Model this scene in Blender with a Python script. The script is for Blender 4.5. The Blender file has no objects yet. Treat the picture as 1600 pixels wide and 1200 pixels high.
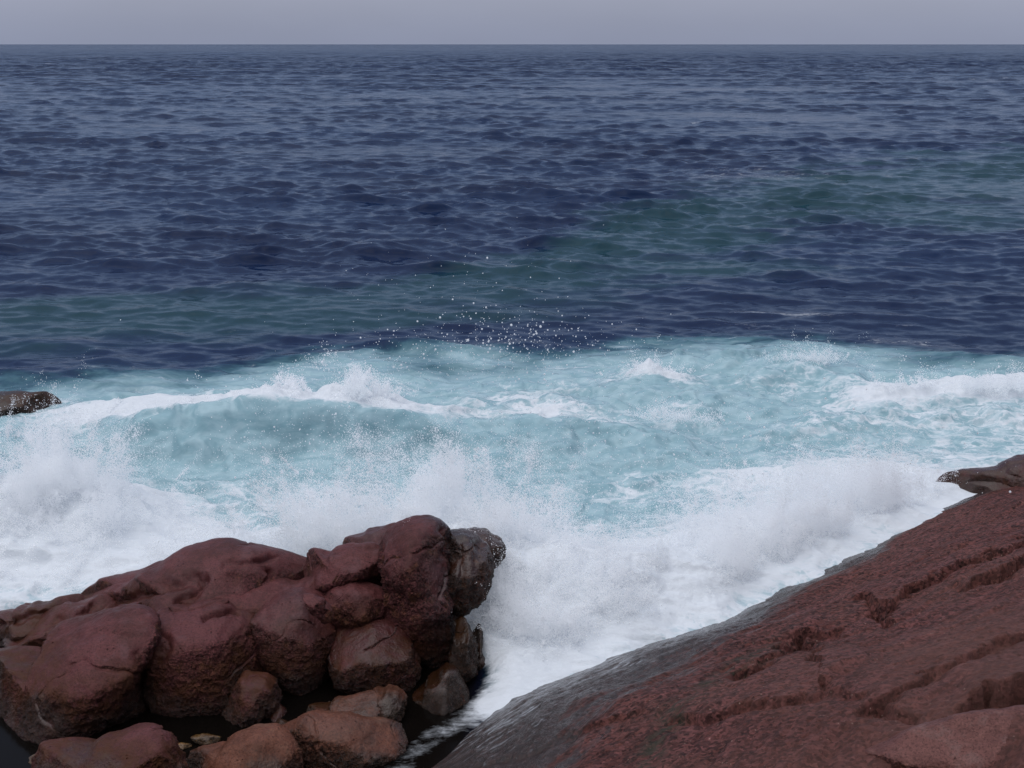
import bpy, bmesh, math, mathutils
import numpy as np

RNG = np.random.default_rng(7)
scene = bpy.context.scene
COL = scene.collection

# ------------------------------------------------------------------ camera
H = 9.0                                   # eye height above the sea, metres
F = 2000.0                                # focal length in pixels of the 1600 x 1200 photograph
PITCH = math.atan(531.0 / F)
CP, SP = math.cos(PITCH), math.sin(PITCH)
FWD = np.array([0, CP, -SP]); UP = np.array([0, SP, CP]); RIGHT = np.array([1.0, 0, 0])
EYE = np.array([0, 0, H])

cam_d = bpy.data.cameras.new('camera')
cam_d.sensor_width = 36.0
cam_d.lens = 36.0 * F / 1600.0
cam_d.clip_start = 0.1
cam_d.clip_end = 120000
cam = bpy.data.objects.new('camera', cam_d)
cam.location = EYE
cam.rotation_euler = (math.pi / 2 - PITCH, math.radians(0.0), 0)
COL.objects.link(cam)
scene.camera = cam


def ray(px, py):
    return FWD + RIGHT * (px - 800) / F + UP * (600 - py) / F


def sea_at(px, py, z=0.0):
    d = ray(px, py)
    return EYE + d * ((z - H) / d[2])


def at_y(px, py, Y):
    d = ray(px, py)
    return EYE + d * (Y / d[1])


def project(P):
    v = P - EYE
    dep = v @ FWD
    return np.stack([800 + F * (v @ RIGHT) / dep, 600 - F * (v @ UP) / dep], -1)


# ------------------------------------------------------------------ noise
_perm = RNG.permutation(256).astype(np.int32)
_perm = np.concatenate([_perm, _perm, _perm])
_g3 = RNG.normal(size=(256, 3)).astype(np.float32)
_g3 /= np.linalg.norm(_g3, axis=1, keepdims=True)


def pn3(P):
    P = np.asarray(P, np.float32)
    out = np.empty(len(P), np.float32)
    for a in range(0, len(P), 200000):
        p = P[a:a + 200000]
        fl = np.floor(p)
        i = fl.astype(np.int32) & 255
        f = p - fl
        u = f * f * f * (f * (f * 6 - 15) + 10)
        acc = 0
        for dx in (0, 1):
            wx = u[:, 0] if dx else 1 - u[:, 0]
            hx = _perm[i[:, 0] + dx]
            for dy in (0, 1):
                wy = u[:, 1] if dy else 1 - u[:, 1]
                hy = _perm[hx + i[:, 1] + dy]
                for dz in (0, 1):
                    wz = u[:, 2] if dz else 1 - u[:, 2]
                    g = _g3[_perm[hy + i[:, 2] + dz]]
                    d = g[:, 0] * (f[:, 0] - dx) + g[:, 1] * (f[:, 1] - dy) + g[:, 2] * (f[:, 2] - dz)
                    acc = acc + wx * wy * wz * d
        out[a:a + 200000] = acc * 1.6
    return out


def fbm(P, octaves=4, gain=0.5, lac=2.03):
    P = np.asarray(P, np.float32)
    s, amp = np.zeros(len(P), np.float32), 1.0
    for o in range(octaves):
        s += amp * pn3(P * lac ** o + 17.3 * o)
        amp *= gain
    return s


def ridged(P, octaves=3, gain=0.5):
    P = np.asarray(P, np.float32)
    s, amp = np.zeros(len(P), np.float32), 1.0
    for o in range(octaves):
        s += amp * (1 - np.abs(pn3(P * 2.07 ** o + 9.1 * o)) * 2)
        amp *= gain
    return s


def sstep(a, b, x):
    t = np.clip((x - a) / (b - a), 0, 1)
    return t * t * (3 - 2 * t)


def seg_dist(Q, poly):
    """distance in 2-D from points Q to an open polyline"""
    best = np.full(len(Q), 1e9, np.float32)
    poly = np.asarray(poly, np.float32)
    for a, b in zip(poly[:-1], poly[1:]):
        ab = b - a
        t = np.clip(((Q - a) @ ab) / max(float(ab @ ab), 1e-9), 0, 1)
        best = np.minimum(best, np.hypot(Q[:, 0] - a[0] - t * ab[0], Q[:, 1] - a[1] - t * ab[1]))
    return best


# ------------------------------------------------------------------ mesh helpers
def mesh_from(name, verts, faces, mat, attrs=None):
    me = bpy.data.meshes.new(name)
    nv, nf = len(verts), len(faces)
    k = faces.shape[1]
    me.vertices.add(nv)
    me.vertices.foreach_set('co', np.ascontiguousarray(verts, np.float32).ravel())
    me.loops.add(nf * k)
    me.loops.foreach_set('vertex_index', np.ascontiguousarray(faces, np.int32).ravel())
    me.polygons.add(nf)
    me.polygons.foreach_set('loop_start', np.arange(0, nf * k, k, dtype=np.int32))
    me.polygons.foreach_set('use_smooth', np.ones(nf, bool))
    for n, v in (attrs or {}).items():
        at = me.attributes.new(n, 'FLOAT', 'POINT')
        at.data.foreach_set('value', np.ascontiguousarray(v, np.float32))
    me.update(calc_edges=True)
    me.materials.append(mat)
    return me


def link(name, me, label=None, cat=None, group=None, kind=None):
    o = bpy.data.objects.new(name, me)
    COL.objects.link(o)
    tag(o, label, cat, group, kind)
    return o


def tag(o, label=None, cat=None, group=None, kind=None):
    for k, v in (('label', label), ('category', cat), ('group', group), ('kind', kind)):
        if v:
            o[k] = v


def grid_faces(nr, nc):
    i = np.arange(nr * nc, dtype=np.int32).reshape(nr, nc)
    return np.stack([i[:-1, :-1], i[:-1, 1:], i[1:, 1:], i[1:, :-1]], -1).reshape(-1, 4)


_ico = {}


def ico(n):
    if n not in _ico:
        bm = bmesh.new()
        bmesh.ops.create_icosphere(bm, subdivisions=n, radius=1.0)
        me = bpy.data.meshes.new('tmp')
        bm.to_mesh(me)
        bm.free()
        v = np.empty(len(me.vertices) * 3, np.float32); me.vertices.foreach_get('co', v)
        f = np.empty(len(me.polygons) * 3, np.int32); me.polygons.foreach_get('vertices', f)
        bpy.data.meshes.remove(me)
        v = v.reshape(-1, 3); v /= np.linalg.norm(v, axis=1, keepdims=True)
        _ico[n] = (v, f.reshape(-1, 3))
    return _ico[n]


def vnormals(v, f):
    a, b, c = v[f[:, 0]], v[f[:, 1]], v[f[:, 2]]
    n = np.cross(b - a, c - a)
    out = np.zeros_like(v)
    for k in range(3):
        for ax in range(3):
            out[:, ax] += np.bincount(f[:, k], n[:, ax], len(v))
    return out / np.maximum(np.linalg.norm(out, axis=1, keepdims=True), 1e-12)


# ------------------------------------------------------------------ node helpers
class NT:
    def __init__(s, mat):
        s.t = mat.node_tree; s.n = s.t.nodes; s.l = s.t.links

    def add(s, typ, **kw):
        nd = s.n.new(typ)
        for k, v in kw.items():
            setattr(nd, k, v)
        return nd

    def put(s, sock, v):
        if hasattr(v, 'is_linked'):
            s.l.new(v, sock)
        else:
            sock.default_value = v

    def math(s, op, a, b=None, c=None, clamp=False):
        nd = s.add('ShaderNodeMath', operation=op, use_clamp=clamp)
        s.put(nd.inputs[0], a)
        if b is not None: s.put(nd.inputs[1], b)
        if c is not None: s.put(nd.inputs[2], c)
        return nd.outputs[0]

    def noise(s, vec, scale, detail=4, rough=0.55, dist=0.0):
        nd = s.add('ShaderNodeTexNoise')
        s.put(nd.inputs['Vector'], vec)
        nd.inputs['Scale'].default_value = scale
        nd.inputs['Detail'].default_value = detail
        nd.inputs['Roughness'].default_value = rough
        nd.inputs['Distortion'].default_value = dist
        return nd.outputs['Fac']

    def mapping(s, vec, scale=(1, 1, 1), loc=(0, 0, 0), rot=(0, 0, 0)):
        nd = s.add('ShaderNodeMapping')
        s.put(nd.inputs['Vector'], vec)
        nd.inputs['Scale'].default_value = scale
        nd.inputs['Location'].default_value = loc
        nd.inputs['Rotation'].default_value = rot
        return nd.outputs[0]

    def step(s, x, a, b):
        nd = s.add('ShaderNodeMapRange', interpolation_type='SMOOTHSTEP')
        s.put(nd.inputs['Value'], x)
        s.put(nd.inputs['From Min'], a); s.put(nd.inputs['From Max'], b)
        return nd.outputs[0]

    def mix(s, f, a, b):
        nd = s.add('ShaderNodeMix', data_type='RGBA')
        s.put(nd.inputs[0], f); s.put(nd.inputs[6], a); s.put(nd.inputs[7], b)
        return nd.outputs[2]

    def fmix(s, f, a, b):
        nd = s.add('ShaderNodeMix', data_type='FLOAT')
        s.put(nd.inputs[0], f); s.put(nd.inputs[2], a); s.put(nd.inputs[3], b)
        return nd.outputs[0]

    def attr(s, name):
        return s.add('ShaderNodeAttribute', attribute_name=name).outputs['Fac']

    def bump(s, height, strength, dist, normal=None):
        nd = s.add('ShaderNodeBump')
        s.put(nd.inputs['Height'], height)
        s.put(nd.inputs['Strength'], strength)
        s.put(nd.inputs['Distance'], dist)
        if normal is not None: s.l.new(normal, nd.inputs['Normal'])
        return nd.outputs[0]


def new_mat(name):
    m = bpy.data.materials.new(name)
    m.use_nodes = True
    m.node_tree.nodes.clear()
    t = NT(m)
    out = t.add('ShaderNodeOutputMaterial')
    return m, t, out


def c4(r, g, b):
    return (r, g, b, 1.0)


# ------------------------------------------------------------------ materials
def rock_material(name, dry, dark, algae, algae_top, wet_bias):
    """weathered red conglomerate: attribute 'face' = coarse broken face, 'wet' = film of water"""
    m, t, out = new_mat(name)
    pos = t.add('ShaderNodeNewGeometry').outputs['Position']
    face = t.attr('face')
    wet = t.attr('wet')
    sep = t.add('ShaderNodeSeparateXYZ'); t.l.new(pos, sep.inputs[0])
    n_big = t.noise(pos, 1.3, 5, 0.6)
    n_mid = t.noise(pos, 7.0, 6, 0.65)
    n_fine = t.noise(pos, 45.0, 6, 0.7)
    col = t.mix(t.step(n_big, 0.35, 0.65), c4(*dark), c4(*dry))
    col = t.mix(t.math('MULTIPLY', t.step(n_mid, 0.45, 0.7), 0.55), col, c4(dry[0] * 1.25, dry[1] * 1.35, dry[2] * 1.3))
    col = t.mix(t.math('MULTIPLY', t.step(n_fine, 0.50, 0.38), 0.75), col, c4(dark[0] * 0.5, dark[1] * 0.5, dark[2] * 0.5))
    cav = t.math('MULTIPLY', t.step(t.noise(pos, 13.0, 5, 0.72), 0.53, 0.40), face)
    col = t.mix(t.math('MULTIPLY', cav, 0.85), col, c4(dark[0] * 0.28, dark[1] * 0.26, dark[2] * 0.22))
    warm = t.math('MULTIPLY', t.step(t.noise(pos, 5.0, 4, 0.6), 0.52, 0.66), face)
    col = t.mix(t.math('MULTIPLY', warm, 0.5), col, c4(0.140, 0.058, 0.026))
    vp = t.add('ShaderNodeTexVoronoi'); t.l.new(t.mapping(pos, (1, 1, 1.5)), vp.inputs['Vector']); vp.inputs['Scale'].default_value = 11.0
    vps = t.add('ShaderNodeSeparateColor'); t.l.new(vp.outputs['Color'], vps.inputs[0])
    pit = t.math('MULTIPLY', t.math('GREATER_THAN', vps.outputs[0], 0.62), t.step(vp.outputs['Distance'], t.math('ADD', 0.08, t.math('MULTIPLY', vps.outputs[1], 0.14)), 0.04))
    col = t.mix(t.math('MULTIPLY', pit, 0.75), col, c4(dark[0] * 0.35, dark[1] * 0.32, dark[2] * 0.3))
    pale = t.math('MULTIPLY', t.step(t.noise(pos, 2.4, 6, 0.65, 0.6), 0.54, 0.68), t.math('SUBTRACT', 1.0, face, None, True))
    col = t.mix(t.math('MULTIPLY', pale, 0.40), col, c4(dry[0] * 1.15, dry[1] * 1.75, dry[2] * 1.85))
    # pebbles set in the matrix
    vor = t.add('ShaderNodeTexVoronoi'); t.l.new(t.mapping(pos, (1, 1, 1.2)), vor.inputs['Vector'])
    vor.inputs['Scale'].default_value = 30.0
    vsep = t.add('ShaderNodeSeparateColor'); t.l.new(vor.outputs['Color'], vsep.inputs[0])
    chosen = t.math('GREATER_THAN', vsep.outputs[0], 0.80)
    inside = t.step(vor.outputs['Distance'], 0.42, 0.25)
    peb = t.math('MULTIPLY', chosen, inside)
    peb = t.math('MULTIPLY', peb, t.math('ADD', 0.12, t.math('MULTIPLY', face, 0.6)))
    pcol = t.mix(vsep.outputs[1], c4(0.20, 0.105, 0.075), c4(0.055, 0.022, 0.018))
    col = t.mix(peb, col, pcol)
    vor2 = t.add('ShaderNodeTexVoronoi'); t.l.new(pos, vor2.inputs['Vector']); vor2.inputs['Scale'].default_value = 75.0
    v2 = t.add('ShaderNodeSeparateColor'); t.l.new(vor2.outputs['Color'], v2.inputs[0])
    speck = t.math('MULTIPLY', t.math('GREATER_THAN', v2.outputs[0], 0.965), t.step(vor2.outputs['Distance'], 0.35, 0.2))
    col = t.mix(t.math('MULTIPLY', speck, t.math('ADD', 0.1, t.math('MULTIPLY', face, 0.6))), col, c4(0.33, 0.24, 0.19))
    vg = t.add('ShaderNodeTexVoronoi'); t.l.new(pos, vg.inputs['Vector']); vg.inputs['Scale'].default_value = 42.0
    vgs = t.add('ShaderNodeSeparateColor'); t.l.new(vg.outputs['Color'], vgs.inputs[0])
    gr = t.math('ADD', 1.0, t.math('MULTIPLY', t.math('SUBTRACT', vgs.outputs[0], 0.5), t.math('ADD', 0.25, t.math('MULTIPLY', face, 0.9))))
    gm = t.add('ShaderNodeVectorMath', operation='SCALE'); t.l.new(col, gm.inputs[0]); t.l.new(gr, gm.inputs['Scale'])
    col = gm.outputs[0]
    # brown weed and algae near the water
    za = t.math('ADD', sep.outputs['Z'], t.math('MULTIPLY', t.math('SUBTRACT', n_big, 0.5), 1.6))
    alg = t.math('MULTIPLY', t.step(za, algae_top, algae_top - 0.7), t.step(n_mid, 0.3, 0.6))
    col = t.mix(t.math('MULTIPLY', alg, 0.85), col, c4(*algae))
    # water-darkened
    wetn = t.math('MULTIPLY', wet, t.step(t.noise(pos, 3.2, 5, 0.6), 0.25, 0.55), clamp=True)
    low = t.step(za, 0.55, 0.05)
    wetf = t.math('MAXIMUM', wetn, low)
    wetf = t.math('ADD', wetf, wet_bias, clamp=True)
    dk = t.mix(0.5, col, c4(0, 0, 0))
    col = t.mix(wetf, col, dk)
    rough = t.fmix(wetf, t.fmix(n_mid, 0.36, 0.62), t.fmix(n_fine, 0.10, 0.34))
    # relief
    h = t.math('MULTIPLY', n_fine, t.math('ADD', 0.25, t.math('MULTIPLY', face, 1.0)))
    h = t.math('ADD', h, t.math('MULTIPLY', n_mid, 0.7))
    h = t.math('ADD', h, t.math('MULTIPLY', peb, 0.35))
    h = t.math('SUBTRACT', h, t.math('MULTIPLY', pit, 0.8))
    nrm = t.bump(h, 0.8, t.math('ADD', 0.03, t.math('MULTIPLY', face, 0.03)))
    bs = t.add('ShaderNodeBsdfPrincipled')
    t.l.new(col, bs.inputs['Base Color']); t.l.new(rough, bs.inputs['Roughness'])
    t.l.new(nrm, bs.inputs['Normal'])
    t.l.new(t.fmix(wetf, 0.15, 0.5), bs.inputs['Specular IOR Level'])
    t.l.new(bs.outputs[0], out.inputs[0])
    return m


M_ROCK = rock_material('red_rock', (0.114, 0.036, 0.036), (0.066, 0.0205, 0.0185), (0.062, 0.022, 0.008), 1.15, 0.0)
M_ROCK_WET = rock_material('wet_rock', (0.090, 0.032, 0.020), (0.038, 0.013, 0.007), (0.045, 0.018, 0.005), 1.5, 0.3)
M_DUST = rock_material('dusty_rock', (0.150, 0.062, 0.053), (0.098, 0.038, 0.032), (0.05, 0.02, 0.01), -3.0, 0.0)
M_ROCK_BROWN = rock_material('brown_rock', (0.150, 0.056, 0.035), (0.075, 0.026, 0.013), (0.050, 0.024, 0.005), 0.5, 0.05)


def slab_material():
    m, t, out = new_mat('slab_rock')
    pos = t.add('ShaderNodeNewGeometry').outputs['Position']
    wet = t.attr('wet'); crev = t.attr('crev'); foamy = t.attr('foamy')
    # coordinates along (x) and across (y) the bedding
    bed = t.mapping(pos, (1, 1, 1), (0, 0, 0), (0, 0, -SLAB_ANG))
    st = t.mapping(bed, (0.45, 2.6, 2.0))
    n_big = t.noise(pos, 0.9, 5, 0.6)
    n_str = t.noise(st, 1.6, 7, 0.66, 0.4)
    n_mid = t.noise(pos, 9.0, 7, 0.7)
    n_fine = t.noise(pos, 30.0, 6, 0.8)
    col = t.mix(t.step(n_str, 0.36, 0.66), c4(0.100, 0.034, 0.028), c4(0.168, 0.062, 0.056))
    col = t.mix(t.math('MULTIPLY', t.step(n_big, 0.4, 0.7), 0.5), col, c4(0.150, 0.056, 0.042))
    col = t.mix(t.math('MULTIPLY', t.step(n_mid, 0.49, 0.37), 0.85), col, c4(0.040, 0.014, 0.010))
    col = t.mix(t.math('MULTIPLY', t.step(n_fine, 0.47, 0.36), 0.6), col, c4(0.034, 0.013, 0.010))
    col = t.mix(t.math('MULTIPLY', t.step(n_fine, 0.56, 0.70), 0.5), col, c4(0.22, 0.115, 0.09))
    vor = t.add('ShaderNodeTexVoronoi'); t.l.new(pos, vor.inputs['Vector']); vor.inputs['Scale'].default_value = 26.0
    vs = t.add('ShaderNodeSeparateColor'); t.l.new(vor.outputs['Color'], vs.inputs[0])
    peb = t.math('MULTIPLY', t.math('GREATER_THAN', vs.outputs[0], 0.82), t.step(vor.outputs['Distance'], 0.38, 0.22))
    col = t.mix(t.math('MULTIPLY', peb, 0.55), col, t.mix(vs.outputs[1], c4(0.20, 0.10, 0.075), c4(0.050, 0.018, 0.015)))
    vor2 = t.add('ShaderNodeTexVoronoi'); t.l.new(pos, vor2.inputs['Vector']); vor2.inputs['Scale'].default_value = 30.0
    v2 = t.add('ShaderNodeSeparateColor'); t.l.new(vor2.outputs['Color'], v2.inputs[0])
    speck = t.math('MULTIPLY', t.math('GREATER_THAN', v2.outputs[0], 0.975), t.step(vor2.outputs['Distance'], 0.36, 0.2))
    col = t.mix(t.math('MULTIPLY', speck, 0.75), col, c4(0.36, 0.25, 0.20))
    vg = t.add('ShaderNodeTexVoronoi'); t.l.new(pos, vg.inputs['Vector']); vg.inputs['Scale'].default_value = 24.0
    vgs = t.add('ShaderNodeSeparateColor'); t.l.new(vg.outputs['Color'], vgs.inputs[0])
    gr = t.math('ADD', 1.0, t.math('MULTIPLY', t.math('SUBTRACT', vgs.outputs[0], 0.5), 1.35))
    gm = t.add('ShaderNodeVectorMath', operation='SCALE'); t.l.new(col, gm.inputs[0]); t.l.new(gr, gm.inputs['Scale'])
    col = gm.outputs[0]
    # paler, drier rock high on the slab
    sepz = t.add('ShaderNodeSeparateXYZ'); t.l.new(pos, sepz.inputs[0])
    dry = t.step(t.math('ADD', t.math('ADD', sepz.outputs['Z'], 0.25), t.math('MULTIPLY', t.math('SUBTRACT', n_big, 0.5), 2.0)), 1.2, 2.9)
    col = t.mix(t.math('MULTIPLY', dry, 0.5), col, c4(0.195, 0.090, 0.072))
    # green-grey weed just above the splash line
    weed = t.math('MULTIPLY', t.attr('weed'), t.step(t.noise(st, 4.0, 5, 0.6), 0.42, 0.62))
    col = t.mix(t.math('MULTIPLY', weed, 0.7), col, c4(0.045, 0.060, 0.040))
    wf = t.math('ADD', wet, t.math('MULTIPLY', t.math('SUBTRACT', n_str, 0.5), 1.5))
    wf = t.math('MULTIPLY', t.step(wf, 0.35, 0.75), t.step(wet, 0.02, 0.2))
    col = t.mix(t.math('MULTIPLY', wf, 0.85), col, c4(0.020, 0.016, 0.014))
    # thin foam left in the run-off
    run = t.mapping(bed, (0.8, 6.0, 3.0))
    fo = t.math('ADD', foamy, t.math('MULTIPLY', t.math('SUBTRACT', t.noise(run, 2.6, 8, 0.7, 1.0), 0.5), 1.7))
    fo = t.math('MULTIPLY', t.step(fo, 0.36, 0.78), t.step(foamy, 0.03, 0.25))
    col = t.mix(t.math('MULTIPLY', fo, 0.75), col, c4(0.42, 0.44, 0.47))
    rough = t.fmix(wf, t.fmix(n_mid, 0.55, 0.8), t.fmix(n_fine, 0.05, 0.22))
    h = t.math('ADD', t.math('MULTIPLY', n_fine, 0.9), t.math('MULTIPLY', n_mid, 1.0))
    h = t.math('ADD', h, t.math('MULTIPLY', peb, 0.35))
    h = t.math('ADD', h, t.math('MULTIPLY', n_str, 1.2))
    nrm = t.bump(h, t.fmix(wf, 1.0, 0.60), 0.05)
    bs = t.add('ShaderNodeBsdfPrincipled')
    t.l.new(col, bs.inputs['Base Color']); t.l.new(rough, bs.inputs['Roughness']); t.l.new(nrm, bs.inputs['Normal'])
    t.l.new(t.fmix(wf, 0.2, 0.5), bs.inputs['Specular IOR Level'])
    t.l.new(bs.outputs[0], out.inputs[0])
    return m


def water_material():
    m, t, out = new_mat('sea_water')
    pos = t.add('ShaderNodeNewGeometry').outputs['Position']
    foam = t.attr('foam'); aer = t.attr('aer'); green = t.attr('green'); calm = t.attr('calm'); far = t.attr('far')
    wide = t.mapping(pos, (0.55, 1.0, 1.0))
    n1 = t.noise(wide, 0.55, 7, 0.62, 0.6)
    n2 = t.noise(wide, 2.6, 7, 0.65, 0.8)
    n3 = t.noise(t.mapping(pos, (0.7, 1, 1)), 12.0, 5, 0.65, 0.4)
    deep = t.mix(t.step(t.noise(t.mapping(pos, (0.02, 0.05, 0)), 1.0, 3, 0.5), 0.35, 0.65), c4(0.0008, 0.0095, 0.0420), c4(0.0018, 0.0150, 0.0560))
    g = t.math('ADD', green, t.math('MULTIPLY', t.math('SUBTRACT', t.noise(t.mapping(pos, (0.10, 0.22, 0)), 1.0, 6, 0.62), 0.5), 2.2))
    g = t.math('MULTIPLY', t.step(g, 0.25, 0.85), t.step(green, 0.02, 0.25))
    col = t.mix(t.math('MULTIPLY', g, 0.55), deep, c4(0.014, 0.062, 0.064))
    a = t.math('ADD', aer, t.math('MULTIPLY', t.math('SUBTRACT', n1, 0.5), 0.8))
    a = t.math('MULTIPLY', t.step(a, 0.15, 0.80), t.step(aer, 0.0, 0.3))
    col = t.mix(t.math('MULTIPLY', t.step(a, 0.0, 0.45), 0.9), col, c4(0.045, 0.130, 0.165))
    a = t.step(a, 0.2, 1.0)
    turq = t.mix(t.step(n2, 0.35, 0.65), c4(0.24, 0.385, 0.43), c4(0.37, 0.51, 0.55))
    col = t.mix(a, col, turq)
    # calm rock-pool water: clear over dark rock
    col = t.mix(calm, col, c4(0.004, 0.003, 0.0025))
    f = t.math('ADD', foam, t.math('MULTIPLY', t.math('SUBTRACT', n1, 0.5), 0.75))
    f = t.math('ADD', f, t.math('MULTIPLY', t.math('SUBTRACT', n2, 0.5), 0.85))
    f = t.math('ADD', f, t.math('MULTIPLY', t.math('SUBTRACT', n3, 0.5), 0.45))
    # lace: thin torn threads of foam
    wv = t.add('ShaderNodeTexNoise'); t.l.new(pos, wv.inputs['Vector']); wv.inputs['Scale'].default_value = 1.3; wv.inputs['Detail'].default_value = 4
    wo = t.add('ShaderNodeVectorMath', operation='SCALE'); t.l.new(wv.outputs['Color'], wo.inputs[0]); wo.inputs['Scale'].default_value = 0.9
    wp = t.add('ShaderNodeVectorMath', operation='ADD'); t.l.new(wide, wp.inputs[0]); t.l.new(wo.outputs[0], wp.inputs[1])
    l1 = t.math('ABSOLUTE', t.math('SUBTRACT', t.noise(wp.outputs[0], 1.1, 2, 0.5), 0.5))
    l2 = t.math('ABSOLUTE', t.math('SUBTRACT', t.noise(wp.outputs[0], 2.7, 3, 0.6), 0.5))
    lace = t.math('MAXIMUM', t.step(l1, 0.055, 0.0), t.math('MULTIPLY', t.step(l2, 0.06, 0.0), 0.8))
    f = t.math('ADD', f, t.math('MULTIPLY', t.math('MULTIPLY', lace, aer), t.math('ADD', 0.04, t.math('MULTIPLY', n1, 0.62))))
    fm = t.math('MULTIPLY', t.step(f, 0.34, 0.95), t.step(foam, 0.01, 0.2))
    col = t.mix(t.math('MULTIPLY', fm, 0.95), col, c4(0.72, 0.745, 0.775))
    rough = t.fmix(fm, t.fmix(far, 0.13, 0.20), 0.65)
    # ripples: real height differences, finer than the mesh carries
    ripple = t.math('ADD', t.math('MULTIPLY', t.noise(t.mapping(pos, (0.55, 1.25, 1)), 2.2, 6, 0.62, 0.5), 1.0),
                    t.math('MULTIPLY', t.noise(t.mapping(pos, (0.6, 1.1, 1)), 9.0, 4, 0.6), 0.22))
    rs = t.math('MULTIPLY', t.math('SUBTRACT', 1.0, t.math('MULTIPLY', calm, 0.93)), t.math('ADD', 0.5, t.math('MULTIPLY', t.math('MULTIPLY', far, 6.5), t.step(t.noise(t.mapping(pos, (0.0022, 0.0085, 0)), 1.0, 5, 0.65), 0.22, 0.72))))
    tilt = None
    for sc, k in ((1.3, 0.42), (5.0, 0.5)):
        nd = t.add('ShaderNodeTexNoise'); t.l.new(t.mapping(pos, (0.55, 1.2, 1)), nd.inputs['Vector'])
        nd.inputs['Scale'].default_value = sc; nd.inputs['Detail'].default_value = 4; nd.inputs['Roughness'].default_value = 0.6
        va = t.add('ShaderNodeVectorMath', operation='SUBTRACT'); t.l.new(nd.outputs['Color'], va.inputs[0]); va.inputs[1].default_value = (0.5, 0.5, 0.5)
        vm = t.add('ShaderNodeVectorMath', operation='MULTIPLY'); t.l.new(va.outputs[0], vm.inputs[0]); vm.inputs[1].default_value = (k * 0.8, k * 1.3, 0)
        if tilt is None:
            tilt = vm.outputs[0]
        else:
            vs_ = t.add('ShaderNodeVectorMath', operation='ADD'); t.l.new(tilt, vs_.inputs[0]); t.l.new(vm.outputs[0], vs_.inputs[1]); tilt = vs_.outputs[0]
    sc_ = t.add('ShaderNodeVectorMath', operation='SCALE'); t.l.new(tilt, sc_.inputs[0]); t.l.new(rs, sc_.inputs['Scale'])
    nrm0 = t.add('ShaderNodeNewGeometry').outputs['Normal']
    ad_ = t.add('ShaderNodeVectorMath', operation='ADD'); t.l.new(sc_.outputs[0], ad_.inputs[0]); t.l.new(nrm0, ad_.inputs[1])
    nn_ = t.add('ShaderNodeVectorMath', operation='NORMALIZE'); t.l.new(ad_.outputs[0], nn_.inputs[0])
    nr = nn_.outputs[0]
    nf = t.bump(t.math('ADD', n2, t.math('MULTIPLY', n3, 0.5)), t.math('MULTIPLY', fm, 0.45), 0.12, nr)
    bs = t.add('ShaderNodeBsdfPrincipled')
    t.l.new(col, bs.inputs['Base Color']); t.l.new(rough, bs.inputs['Roughness']); t.l.new(nf, bs.inputs['Normal'])
    bs.inputs['IOR'].default_value = 1.333
    t.l.new(t.fmix(fm, t.fmix(calm, 0.17, 0.14), 0.15), bs.inputs['Specular IOR Level'])
    t.l.new(bs.outputs[0], out.inputs[0])
    return m


def spray_material():
    m, t, out = new_mat('spray_drops')
    d = t.add('ShaderNodeBsdfDiffuse'); d.inputs[0].default_value = c4(0.975, 0.98, 0.985)
    tr = t.add('ShaderNodeBsdfTranslucent'); tr.inputs[0].default_value = c4(0.975, 0.98, 0.985)
    mx = t.add('ShaderNodeMixShader'); mx.inputs[0].default_value = 0.5
    t.l.new(d.outputs[0], mx.inputs[1]); t.l.new(tr.outputs[0], mx.inputs[2])
    t.l.new(mx.outputs[0], out.inputs[0])
    return m


# ------------------------------------------------------------------ boulders
def poly_R(poly, c, nang=720):
    """radius of a star-shaped outline about c for nang angles"""
    p = np.asarray(poly, float) - c
    q = np.roll(p, -1, 0)
    th = np.arange(nang) * 2 * np.pi / nang
    dx, dy = np.cos(th), np.sin(th)
    R = np.zeros(nang)
    for a, b in zip(p, q):
        e = b - a
        den = dx * e[1] - dy * e[0]
        den = np.where(np.abs(den) < 1e-12, 1e-12, den)
        r = (a[0] * e[1] - a[1] * e[0]) / den
        s = (a[0] * dy - a[1] * dx) / den
        ok = (s >= -1e-9) & (s <= 1 + 1e-9) & (r > 0)
        R = np.where(ok, np.maximum(R, r), R)
    R[R <= 0] = np.median(R[R > 0])
    return R


def smooth_ring(R, sig):
    n = len(R)
    k = np.exp(-0.5 * ((np.arange(n) - n // 2) / sig) ** 2); k /= k.sum()
    return np.real(np.fft.ifft(np.fft.fft(R) * np.fft.fft(np.fft.ifftshift(k))))


def centroid(poly):
    p = np.asarray(poly, float); q = np.roll(p, -1, 0)
    cr = p[:, 0] * q[:, 1] - q[:, 0] * p[:, 1]
    A = cr.sum() / 2
    return np.array([((p[:, 0] + q[:, 0]) * cr).sum() / (6 * A), ((p[:, 1] + q[:, 1]) * cr).sum() / (6 * A)])


def Rat(R, th):
    n = len(R)
    x = (th % (2 * np.pi)) / (2 * np.pi) * n
    i = np.floor(x).astype(int) % n
    f = x - np.floor(x)
    return R[i] * (1 - f) + R[(i + 1) % n] * f


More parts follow.
